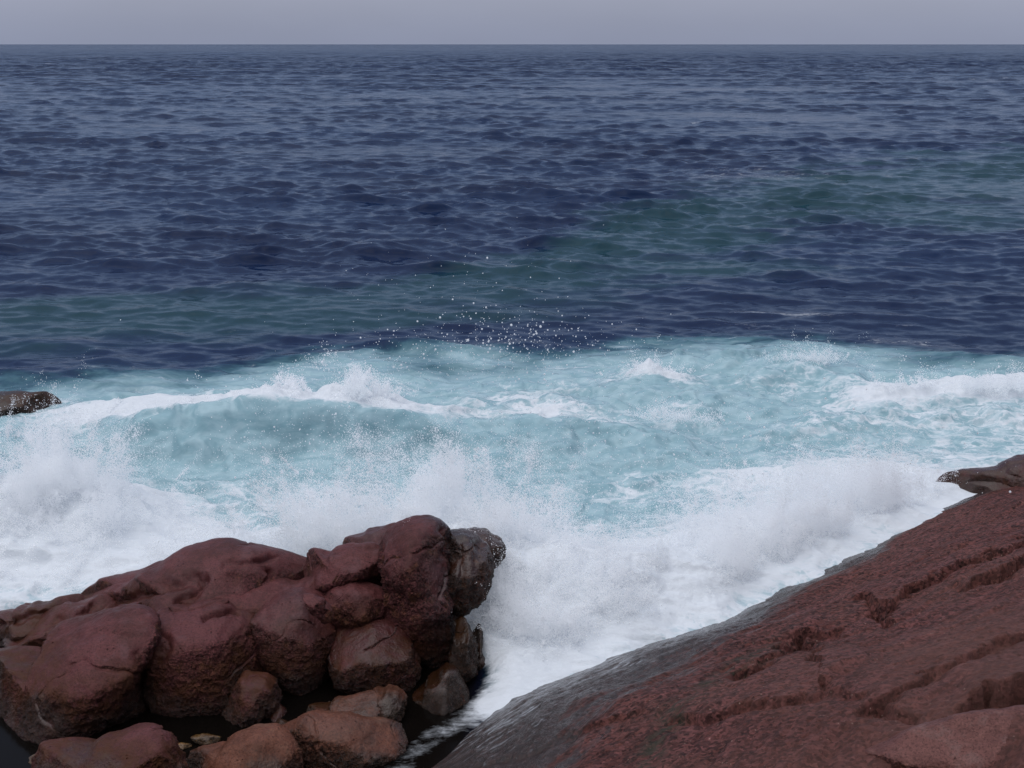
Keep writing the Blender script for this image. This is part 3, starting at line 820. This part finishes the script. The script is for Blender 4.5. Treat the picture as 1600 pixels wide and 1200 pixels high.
def build_sea():
    th = np.concatenate([np.linspace(-48, -25, 100)[:-1], np.linspace(-25, 25, 950), np.linspace(25, 48, 100)[1:]])
    th = np.radians(th)
    r = [11.5]
    while r[-1] < 60000:
        d = r[-1]
        r.append(d + min(0.00062 * (d * d + H * H) / H, 0.0036 * d + max(0, d - 1200) * 0.008))
    r = np.array(r)
    nr, nc = len(r), len(th)
    Rg, Tg = np.meshgrid(r, th, indexing='ij')
    X = (Rg * np.sin(Tg)).ravel(); Y = (Rg * np.cos(Tg)).ravel(); Rr = Rg.ravel()
    dr = np.repeat(np.gradient(r), nc)
    Zl = np.zeros_like(X); Z = np.zeros_like(X); DX = np.zeros_like(X); DY = np.zeros_like(X)
    back = np.interp(X, SURF_BACK[:, 0], SURF_BACK[:, 1])
    w2 = fbm(np.stack([X * 0.22, Y * 0.3, 0 * X], -1), 3)
    w2[Rr > 200] = 0
    inside = sstep(7.0, -4.0, Y - back + 0.9 * w2)                     # 1 in the surf
    rock_line = np.interp(X, [sea_at(0, 1010)[0], sea_at(250, 960)[0], sea_at(480, 950)[0], sea_at(760, 960)[0]], [18.9, 18.7, 18.3, 17.6])
    shelter = sstep(0.5, -0.5, Y - rock_line) * sstep(0.4, -0.6, X + 0.15)  # the still pool in front of the islet
    rs = np.random.default_rng(3)
    n_w = 130
    lam = np.exp(rs.uniform(math.log(0.5), math.log(12), n_w))
    ang = math.radians(-97) + rs.normal(0, 0.6, n_w)
    ph = rs.uniform(0, 2 * math.pi, n_w)
    gust = 0.72 + 0.75 * fbm(np.stack([X * 0.02, Y * 0.035, 0 * X + 5], -1), 3)
    # out at sea the wind waves run longer
    lam = np.concatenate([lam, np.exp(rs.uniform(math.log(14), math.log(80), 34))])
    ang = np.concatenate([ang, math.radians(-97) + rs.normal(0, 0.5, 34)])
    ph = np.concatenate([ph, rs.uniform(0, 2 * math.pi, 34)])
    off_shore = sstep(160, 700, Rr)
    for L, a_, p_ in zip(lam, ang, ph):
        k = 2 * math.pi / L
        amp = 0.0088 * L ** 0.92 * (1.0 if L < 2.4 else (2.4 / L) ** 0.72)
        wgt = sstep(1.6, 3.5, L / dr)
        sel = wgt > 0
        if not sel.any():
            continue
        kx, ky = k * math.cos(a_), k * math.sin(a_)
        phase = kx * X[sel] + ky * Y[sel] + p_
        ww = wgt[sel] * amp * gust[sel]
        if L > 5:
            ww = ww * (off_shore[sel] * 3.2 + (1.0 if L < 13 else 0.0))
        (Zl if L > 1.7 else Z)[sel] += ww * np.cos(phase)
        DX[sel] -= 0.35 * ww * math.cos(a_) * np.sin(phase)
        DY[sel] -= 0.35 * ww * math.sin(a_) * np.sin(phase)
    sg = float(Zl[Rr < 150].std())
    pk = np.log1p(np.exp(np.clip((Zl / sg - 0.75) / 0.32, -30, 30))) * 0.32 * sg
    pk = pk / (1 + 0.22 * pk / sg)
    Z = (0.85 + 0.4 * sstep(50, 120, Rr)) * Z + 0.42 * Zl + 1.35 * pk
    DY = DY - 1.35 * pk - 0.5 * np.maximum(Z - 1.35 * pk, 0)
    keep = (1 - 0.35 * inside) * (1 - 0.9 * shelter)
    Z *= keep; DX *= keep; DY *= keep
    near = Rr < 45
    foam = np.zeros_like(X)
    aer = np.where(near, inside * (1 - shelter), 0.0)
    Xn, Yn = X[near], Y[near]
    zs = np.zeros(len(Xn)); fs = np.zeros(len(Xn)); turq = np.zeros(len(Xn))
    chop = ridged(np.stack([Xn * 0.33, Yn * 0.62, 0 * Xn + 7 + 0.0 * Xn], -1) + 0.25 * fbm(np.stack([Xn, Yn, 0 * Xn], -1) * 0.8, 2)[:, None], 3, 0.5)
    edge_s = (np.stack([Xn, Yn], -1) - A) @ SDIR
    zs += inside[near] * (0.16 * (1 - 0.75 * sstep(-4.5, -1.5, edge_s)) * (chop - 0.9) + 0.05 * fbm(np.stack([Xn * 1.4, Yn * 2.6, 0 * Xn], -1), 3))
    # left roller, turquoise face under a torn white crest
    z, hh, d = ridge(Xn, Yn, 0, [(130, 668), (230, 690), (330, 694), (430, 694), (540, 694), (640, 694), (760, 690), (900, 688), (1040, 690)],
                     [0, 0.7, 1.15, 1.3, 1.2, 0.85, 0.5, 0.4, 0], 0.8, 2.0)
    zs += z
    act = np.clip(hh / 0.8, 0, 1)
    fs += 0.95 * act * np.exp(-((d - 0.9) / 1.3) ** 2)
    turq += act * np.exp(-((d + 0.9) / 0.75) ** 2) * 1.3
    # torn crest riding on it
    z, hh, d = ridge(Xn, Yn, 0, [(300, 672), (400, 668), (450, 664), (520, 668), (560, 664), (610, 666), (660, 672)], [0, 0.25, 0.5, 0.35, 0.62, 0.3, 0], 0.9, 0.9)
    zs += z * (0.75 + 0.6 * fbm(np.stack([Xn * 1.8, Yn * 1.8, 0 * Xn + 3], -1), 3)); fs += np.clip(z * 3, 0, 1)
    # line of white water behind the roller out to the left edge
    z, hh, d = ridge(Xn, Yn, 0, [(-200, 655), (0, 652), (150, 650), (300, 648), (420, 650)], [0.0, 0.0, 0.25, 0.3, 0], 0.9, 1.4)
    zs += z; fs += 0.9 * np.clip(hh * 4, 0, 1) * np.exp(-(d / 1.3) ** 2)
    # right-hand crests
    for crest, h, wf, wb, ff in [
        ([(930, 602), (975, 600), (1010, 598), (1060, 604), (1120, 612)], [0, 0.2, 0.62, 0.25, 0], 0.55, 0.8, 1.0),
        ([(980, 572), (1060, 572), (1140, 572), (1220, 566), (1290, 566), (1350, 575)], [0, 0.30, 0.38, 0.38, 0.2, 0], 0.8, 1.6, 0.2),
        ([(1140, 600), (1190, 594), (1260, 590), (1330, 604), (1400, 612)], [0, 0.3, 0.42, 0.3, 0], 0.7, 1.0, 0.5),
        ([(1000, 664), (1050, 660), (1090, 655), (1130, 668)], [0, 0.3, 0.3, 0], 0.7, 1.2, 0.6),
        ([(1280, 640), (1360, 632), (1440, 622), (1520, 622), (1620, 618), (1800, 616)], [0, 0.35, 0.5, 0.55, 0.6, 0.5], 0.8, 1.0, 0.95),
        ([(1150, 690), (1280, 672), (1400, 660), (1520, 660), (1700, 660)], [0, 0.35, 0.3, 0.4, 0.4], 0.9, 1.3, 0.55),
        ([(640, 720), (760, 716), (900, 716), (1050, 716), (1200, 716)], [0, 0.28, 0.42, 0.35, 0], 0.9, 1.8, 0.06),
        ([(880, 640), (1000, 634), (1120, 634), (1240, 640)], [0, 0.3, 0.4, 0], 0.8, 1.6, 0.1),
        ([(640, 640), (740, 636), (860, 640), (960, 650)], [0, 0.2, 0.25, 0], 0.9, 1.2, 0.6)]:
        z, hh, d = ridge(Xn, Yn, 0, crest, h, wf, wb)
        zs += z * (1 + 0.35 * fbm(np.stack([Xn * 1.3, Yn * 1.6, 0 * Xn + 13], -1), 3))
        fs += ff * np.clip(z * 2.6, 0, 1)
        turq += (1 - ff) * np.clip(z * 2, 0, 1) * 0.8
    # heaps of white water thrown up against the rocks
    for (px, py), rx, ry, hh, ff in [((60, 850), 2.6, 1.8, 0.6, 1.0), ((-120, 840), 2.5, 2.2, 0.8, 1.0), ((170, 810), 1.2, 1.2, 0.4, 0.6), ((560, 880), 2.6, 1.3, 0.55, 0.95), ((700, 900), 1.6, 1.2, 0.6, 0.95),
                                     ((850, 960), 1.5, 1.6, 0.75, 1.0), ((1000, 930), 1.7, 1.2, 0.65, 0.8), ((1180, 860), 1.9, 1.3, 0.6, 0.7), ((1330, 810), 1.6, 1.1, 0.35, 0.65),
                                     ((1460, 770), 1.5, 1.2, 0.08, 0.6), ((1250, 760), 2.6, 1.4, 0.25, 0.55), ((250, 900), 2.2, 1.3, 0.15, 0.35), ((760, 1060), 0.8, 1.2, 0.25, 0.9)]:
        c = sea_at(px, py)
        e = np.exp(-((Xn - c[0]) / rx) ** 2 - ((Yn - c[1]) / ry) ** 2)
        zs += hh * e * (1 + 0.2 * fbm(np.stack([Xn * 0.9, Yn * 0.9, 0 * Xn + 31], -1), 4))
        fs += ff * e * 1.1
    # lace of foam over the whole surf, thicker along the shore
    edge_s = (np.stack([Xn, Yn], -1) - A) @ SDIR
    shore = sstep(-4.0, -0.3, edge_s)
    fs += inside[near] * (0.19 + 0.34 * shore + 0.20 * fbm(np.stack([Xn * 0.25, Yn * 0.5, 0 * Xn + 77], -1), 3))
    fs += inside[near] * sstep(-2.0, -7.0, Xn) * sstep(27, 23, Yn) * 0.3
    fs -= turq * 1.1
    aer[near] = np.clip(aer[near] - 0.36 * np.clip(turq, 0, 1), 0, 1)
    lee = 1 - shelter[near]
    Z[near] += zs * lee
    DY[near] -= 0.45 * np.maximum(zs, 0) * lee
    foam[near] = np.clip(fs, 0, 1.3) * lee * inside[near]
    # ragged patches of old foam beyond the break
    for (px, py), rx, ry, ff in [((1160, 525 - 15), 2.2, 0.8, 0.38), ((1290, 492), 2.6, 0.9, 0.42), ((1400, 530), 3.0, 0.9, 0.36), ((1130, 265), 14, 6, 0.30), ((1190, 278), 8, 4, 0.28)]:
        c = sea_at(px, py)
        foam += ff * np.exp(-((X - c[0]) / rx) ** 2 - ((Y - c[1]) / ry) ** 2)
    thr = np.where(Rr < 75, ridged(np.stack([X * 0.10, Y * 0.42, 0 * X + 44], -1), 2, 0.5), 0)
    foam += 0.34 * np.clip(thr - 1.05, 0, 0.4) / 0.4 * sstep(24, 3, Y - back) * sstep(-3, 1, Y - back)
    for px, py in [(1515, 125), (1568, 124), (890, 137), (310, 205), (660, 205), (1085, 192), (75, 100), (1430, 95), (1460, 205)]:
        c = sea_at(px, py)
        foam += 0.5 * np.exp(-((X - c[0]) / (0.006 * c[1])) ** 2 - ((Y - c[1]) / (0.02 * c[1])) ** 2)
    # foam racing down the channel between islet and slab
    ch = np.array([sea_at(*q)[:2] for q in [(770, 1070), (745, 1110), (700, 1140), (660, 1165), (630, 1195), (600, 1240)]])
    dch = seg_dist(np.stack([Xn, Yn], -1).astype(np.float32), ch)
    foam[near] += 0.52 * np.exp(-(dch / 0.36) ** 2) * sstep(16.9, 16.2, Yn)
    # shallows: pale sand bottom showing green through the water
    gl = np.array([sea_at(*q)[:2] for q in [(-300, 520), (100, 500), (350, 490), (600, 470), (850, 420), (1050, 370), (1250, 310), (1500, 285), (1800, 250)]])
    gy = np.interp(X, gl[:, 0], gl[:, 1])
    gw = np.interp(X, gl[:, 0], np.array([4, 5, 6, 7, 9, 13, 16, 20, 24])) * (1 + 0.5 * pn3(np.stack([X * 0.06, Y * 0.06, 0 * X + 3], -1)))
    green = np.exp(-((Y - gy) / gw) ** 2) * 0.95
    shelter_c = shelter * np.exp(-(seg_dist(np.stack([X, Y], -1).astype(np.float32), ch) / 0.5) ** 2 * 0)
    P = np.stack([X + DX, Y + DY, Z], -1)
    far = sstep(60, 900, Rr)
    m = water_material()
    me = mesh_from('sea', P, grid_faces(nr, nc), m, {'foam': foam, 'aer': aer, 'green': green, 'calm': shelter_c, 'far': far})
    link('sea', me, 'dark blue sea turning turquoise and white where it breaks on the red rocks', 'sea', None, 'structure')
    print('sea verts', nr, nc)


build_sea()

# ------------------------------------------------------------------ spray
M_SPRAY = spray_material()


def points_object(name, label, P, rad):
    me = bpy.data.meshes.new(name)
    me.vertices.add(len(P))
    me.vertices.foreach_set('co', np.ascontiguousarray(P, np.float32).ravel())
    me.update()
    o = bpy.data.objects.new(name, me)
    COL.objects.link(o)
    bpy.ops.object.select_all(action='DESELECT')
    o.select_set(True)
    bpy.context.view_layer.objects.active = o
    bpy.ops.object.convert(target='POINTCLOUD')
    o = bpy.context.view_layer.objects.active
    o.name = name
    pc = o.data
    at = pc.attributes.get('radius') or pc.attributes.new('radius', 'FLOAT', 'POINT')
    at.data.foreach_set('value', np.ascontiguousarray(rad, np.float32))
    pc.materials.clear(); pc.materials.append(M_SPRAY)
    tag(o, label, 'spray', None, 'stuff')
    return o


def plume(name, label, blobs, seed, rmed=0.0039, fs=1.0, dens=1.0, rooted=1.0):
    """blobs: (px, py, distance, half-widths x y z in metres, number, raggedness)"""
    rs = np.random.default_rng(seed)
    Ps, Rs = [], []
    for px, py, Yd, sx, sy, sz, N, rag in blobs:
        N = int(N * 2.9 * dens); c = at_y(px, py, Yd)
        g = rs.normal(size=(N, 3)) * np.array([sx, sy, sz]) * 0.55
        p = c + g
        # six in ten drops fly in torn strands, thrown up and outwards
        ns_ = max(N // 620, 70)
        st = rs.normal(size=(ns_, 3)) * np.array([sx, sy, sz]) * 0.52
        dr = st / np.array([sx, sy, sz]) + np.array([0, 0, 0.9]) + rs.normal(0, 0.35, (ns_, 3))
        dr /= np.linalg.norm(dr, axis=1, keepdims=True)
        ln = rs.gamma(2.0, 0.19, ns_); wd = rs.gamma(2.0, 0.018, ns_) + 0.010
        m_ = int(N * 0.72); k_ = rs.integers(0, ns_, m_)
        tt_ = rs.random(m_) ** 1.3
        g[:m_] = st[k_] + dr[k_] * (ln[k_] * tt_)[:, None] + rs.normal(size=(m_, 3)) * (wd[k_] * (0.5 + 1.3 * tt_))[:, None]
        p = c + g
        e = np.linalg.norm(g / np.array([sx, sy, sz]), axis=1)
        q = p * np.array([1.0, 1.0, 0.8]) * fs
        nz = 0.8 * fbm(q * 1.0 + seed, 2, 0.6) + 0.5 * pn3(q * 4.4)
        keep = rs.random(N) < np.clip(0.5 + rag * nz * 2.3 - 0.25 * np.clip(e - 0.4, 0, 2) * rag, 0.0, 1)
        keep &= p[:, 2] > -0.1
        _, s0 = slab_height((p[:, :2] - A) @ UDIR, (p[:, :2] - A) @ SDIR)
        keep &= s0 < -0.02
        p = p[keep]
        lo = rs.random(len(p)) < 0.5 * rooted                # much of it hangs close over the water it came from
        p[lo, 2] *= rs.random(lo.sum()) ** 0.7
        Ps.append(p)
        r = rmed * np.exp(rs.normal(0, 0.42, keep.sum()))
        Rs.append(np.clip(r, 0.002, 0.03))
    P = np.concatenate(Ps); R = np.concatenate(Rs)
    print(name, len(P))
    return points_object(name, label, P, R)


plume('spray', 'towering heap of white spray bursting at the left edge of the photo', [
    (40, 830, 22.0, 1.9, 1.2, 0.9, 260000, 0.8), (-60, 760, 22.3, 1.5, 1.2, 1.0, 150000, 0.8), (90, 730, 22.5, 1.1, 0.9, 0.55, 70000, 0.95), (170, 770, 22.3, 0.9, 0.8, 0.55, 50000, 1.0),
    (60, 910, 20.8, 1.6, 0.7, 0.35, 60000, 0.9), (190, 900, 20.5, 1.4, 0.7, 0.3, 40000, 1.0), (310, 880, 20.3, 1.2, 0.7, 0.28, 25000, 1.0),
    (140, 860, 21.6, 1.4, 0.9, 0.6, 60000, 1.0), (60, 700, 22.6, 1.0, 0.8, 0.45, 25000, 1.0)], 11, dens=1.15)
plume('spray', 'veil of fine white spray rising behind the ridge and the tallest block', [
    (640, 800, 20.8, 2.0, 0.9, 0.62, 190000, 0.8), (520, 820, 20.6, 1.5, 0.9, 0.45, 90000, 0.9), (730, 760, 21.0, 1.2, 0.8, 0.7, 90000, 0.95), (600, 740, 21.2, 1.9, 0.8, 0.55, 50000, 1.0),
    (440, 850, 20.5, 1.2, 0.8, 0.4, 35000, 1.0)], 12, dens=0.6)
plume('spray', 'dense white burst of spray in the gap between the tallest block and the slab', [
    (850, 940, 19.2, 1.15, 0.9, 0.85, 300000, 0.7), (800, 850, 19.9, 0.8, 0.7, 0.6, 120000, 0.9), (960, 930, 19.6, 1.2, 0.8, 0.7, 220000, 0.8), (790, 1030, 18.3, 0.55, 0.5, 0.45, 110000, 0.8),
    (830, 980, 17.9, 0.6, 0.5, 0.42, 90000, 0.6), (915, 948, 18.6, 0.8, 0.5, 0.45, 110000, 0.6), (1020, 916, 19.4, 0.8, 0.5, 0.45, 100000, 0.7), (1120, 878, 20.2, 0.8, 0.5, 0.44, 80000, 0.7),
    (880, 830, 20.2, 0.9, 0.7, 0.4, 30000, 1.0), (1010, 880, 20.4, 1.1, 0.7, 0.42, 45000, 1.0)], 13, dens=0.62)
plume('spray', 'white curtain of spray flung up along the edge of the slab at right', [
    (1180, 830, 21.8, 1.7, 0.9, 0.75, 240000, 0.85), (1090, 880, 20.9, 1.1, 0.8, 0.55, 110000, 0.9), (1300, 770, 23.2, 1.5, 0.9, 0.6, 130000, 0.95), (1400, 760, 24.0, 1.4, 0.8, 0.42, 55000, 1.0),
    (1220, 846, 20.9, 0.9, 0.5, 0.42, 70000, 0.8), (1320, 804, 21.9, 1.0, 0.5, 0.38, 55000, 0.8), (1420, 768, 23.0, 1.0, 0.5, 0.34, 40000, 0.8),
    (1400, 745, 24.6, 1.2, 0.7, 0.3, 22000, 1.0)], 14, dens=0.5)
plume('spray', 'low white spray torn off the crest of the left roller', [
    (430, 620, 28.6, 1.1, 0.4, 0.12, 9000, 1.0), (560, 604, 28.6, 0.35, 0.4, 0.26, 6000, 1.0), (520, 618, 28.6, 1.1, 0.5, 0.14, 11000, 1.0), (590, 622, 28.6, 0.7, 0.4, 0.2, 6000, 1.0),
    (350, 634, 28.6, 1.2, 0.4, 0.09, 7000, 1.0), (470, 606, 28.6, 0.3, 0.3, 0.16, 3500, 1.0)], 15, 0.006, rooted=0.0)
plume('spray', 'wisps of white spray on the far crests at right', [
    (1010, 580, 33.6, 0.8, 0.4, 0.10, 3500, 1.0), (1440, 602, 31.6, 1.0, 0.4, 0.10, 4000, 1.0), (1520, 600, 31.6, 0.6, 0.4, 0.12, 3000, 1.0), (1590, 602, 31.6, 0.9, 0.4, 0.11, 4000, 1.0),
    (1270, 560, 35, 1.2, 0.4, 0.10, 3000, 1.0), (1070, 648, 29.0, 1.0, 0.5, 0.09, 3000, 1.0)], 16, 0.006, rooted=0.0)


def flung_drops():
    rs = np.random.default_rng(21)
    Ps, Rs = [], []
    for px, py, sx, sy, N, r0 in [(800, 520, 55, 38, 150, 0.0115), (830, 545, 60, 25, 160, 0.010), (700, 545, 90, 28, 190, 0.009), (780, 560, 130, 25, 420, 0.008), (640, 480, 70, 45, 60, 0.008),
                                  (800, 440, 60, 60, 40, 0.0085), (930, 540, 70, 30, 40, 0.008), (810, 620, 200, 50, 500, 0.0075), (700, 690, 220, 40, 900, 0.0075), (900, 740, 120, 50, 900, 0.0075),
                                  (1000, 770, 130, 50, 700, 0.0075), (500, 690, 80, 25, 350, 0.008), (1180, 690, 150, 40, 700, 0.0075), (1330, 680, 140, 40, 500, 0.008)]:
        x = rs.normal(px, sx, N); y = rs.normal(py, sy, N); d = rs.uniform(20.5, 23.0, N)
        for a, b, c in zip(x, y, d):
            Ps.append(at_y(a, b, c))
        Rs.append(np.clip(0.60 * r0 * np.exp(rs.normal(0, 0.5, N)), 0.003, 0.022))
    points_object('flung_drops', 'scatter of single white drops flung high against the dark sea', np.array(Ps), np.concatenate(Rs))


flung_drops()

# ------------------------------------------------------------------ sky and sun
SUN_EL, SUN_AZ = 66.0, -140.0         # azimuth measured from +Y (out to sea), positive to the right
w = bpy.data.worlds.new('World')
scene.world = w
w.use_nodes = True
nt = w.node_tree; nt.nodes.clear()
N_ = lambda tp: nt.nodes.new(tp)
out = N_('ShaderNodeOutputWorld')
sky = N_('ShaderNodeTexSky'); sky.sky_type = 'NISHITA'; sky.sun_disc = False
sky.sun_elevation = math.radians(SUN_EL); sky.sun_rotation = math.radians(SUN_AZ)
sky.air_density = 1.0; sky.dust_density = 3.0
hsv = N_('ShaderNodeHueSaturation'); hsv.inputs['Saturation'].default_value = 0.35
nt.links.new(sky.outputs[0], hsv.inputs['Color'])
bg1 = N_('ShaderNodeBackground'); bg1.inputs[1].default_value = 0.05
nt.links.new(hsv.outputs[0], bg1.inputs[0])
# cloud deck: dim at the horizon, bright overhead, faint billows, an added dark band between
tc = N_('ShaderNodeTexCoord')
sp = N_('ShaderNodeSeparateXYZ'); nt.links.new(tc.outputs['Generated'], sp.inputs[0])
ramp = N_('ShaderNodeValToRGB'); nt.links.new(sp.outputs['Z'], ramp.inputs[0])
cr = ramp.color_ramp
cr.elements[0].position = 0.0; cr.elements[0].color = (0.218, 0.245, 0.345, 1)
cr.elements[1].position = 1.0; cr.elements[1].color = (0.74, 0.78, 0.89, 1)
for p_, c_ in ((0.033, (0.222, 0.244, 0.340, 1)), (0.075, (0.066, 0.122, 0.250, 1)), (0.32, (0.066, 0.122, 0.250, 1)), (0.52, (0.185, 0.230, 0.350, 1)), (0.75, (0.49, 0.53, 0.645, 1))):  # unseen dark blue band, added to darken and blue the sea's reflections
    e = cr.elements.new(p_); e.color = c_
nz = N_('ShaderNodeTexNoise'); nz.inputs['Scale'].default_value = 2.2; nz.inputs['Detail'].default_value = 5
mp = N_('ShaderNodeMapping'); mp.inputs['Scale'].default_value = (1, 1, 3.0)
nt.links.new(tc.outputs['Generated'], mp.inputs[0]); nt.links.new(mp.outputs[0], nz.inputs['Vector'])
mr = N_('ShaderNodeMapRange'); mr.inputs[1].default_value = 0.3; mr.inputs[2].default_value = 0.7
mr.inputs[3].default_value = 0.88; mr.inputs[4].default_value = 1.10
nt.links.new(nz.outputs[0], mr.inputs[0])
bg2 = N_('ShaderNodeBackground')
# sky raised out to sea and dimmed inland, added to darken the rock fronts
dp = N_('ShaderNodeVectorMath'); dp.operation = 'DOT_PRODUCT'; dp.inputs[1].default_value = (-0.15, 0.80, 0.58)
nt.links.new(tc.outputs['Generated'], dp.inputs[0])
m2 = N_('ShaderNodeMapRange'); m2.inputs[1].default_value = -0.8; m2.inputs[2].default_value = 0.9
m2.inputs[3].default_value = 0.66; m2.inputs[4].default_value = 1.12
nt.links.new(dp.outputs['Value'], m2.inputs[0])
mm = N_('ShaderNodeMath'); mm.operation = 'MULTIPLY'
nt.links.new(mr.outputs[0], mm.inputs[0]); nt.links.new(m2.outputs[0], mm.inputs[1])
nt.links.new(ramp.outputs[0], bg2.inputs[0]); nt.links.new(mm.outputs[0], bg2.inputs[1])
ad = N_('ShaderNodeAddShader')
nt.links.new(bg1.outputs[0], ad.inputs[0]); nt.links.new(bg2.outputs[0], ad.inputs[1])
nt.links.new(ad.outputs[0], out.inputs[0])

sd = bpy.data.lights.new('sun', 'SUN')
sd.energy = 0.95; sd.angle = math.radians(100); sd.color = (1.0, 0.975, 0.95)
so = bpy.data.objects.new('sun', sd)
az, el = math.radians(SUN_AZ), math.radians(SUN_EL)
dirn = mathutils.Vector((math.sin(az) * math.cos(el), math.cos(az) * math.cos(el), math.sin(el)))
so.rotation_euler = dirn.to_track_quat('Z', 'Y').to_euler()
so.location = (0, 30, 40)
COL.objects.link(so)

# ------------------------------------------------------------------ render settings
scene.view_settings.view_transform = 'Standard'
scene.view_settings.look = 'None'
scene.view_settings.exposure = 0.0
scene.view_settings.gamma = 1.0
scene.cycles.use_denoising = True
scene.cycles.max_bounces = 24
scene.cycles.diffuse_bounces = 20
scene.cycles.transmission_bounces = 20
scene.cycles.use_adaptive_sampling = True
scene.cycles.adaptive_threshold = 0.015
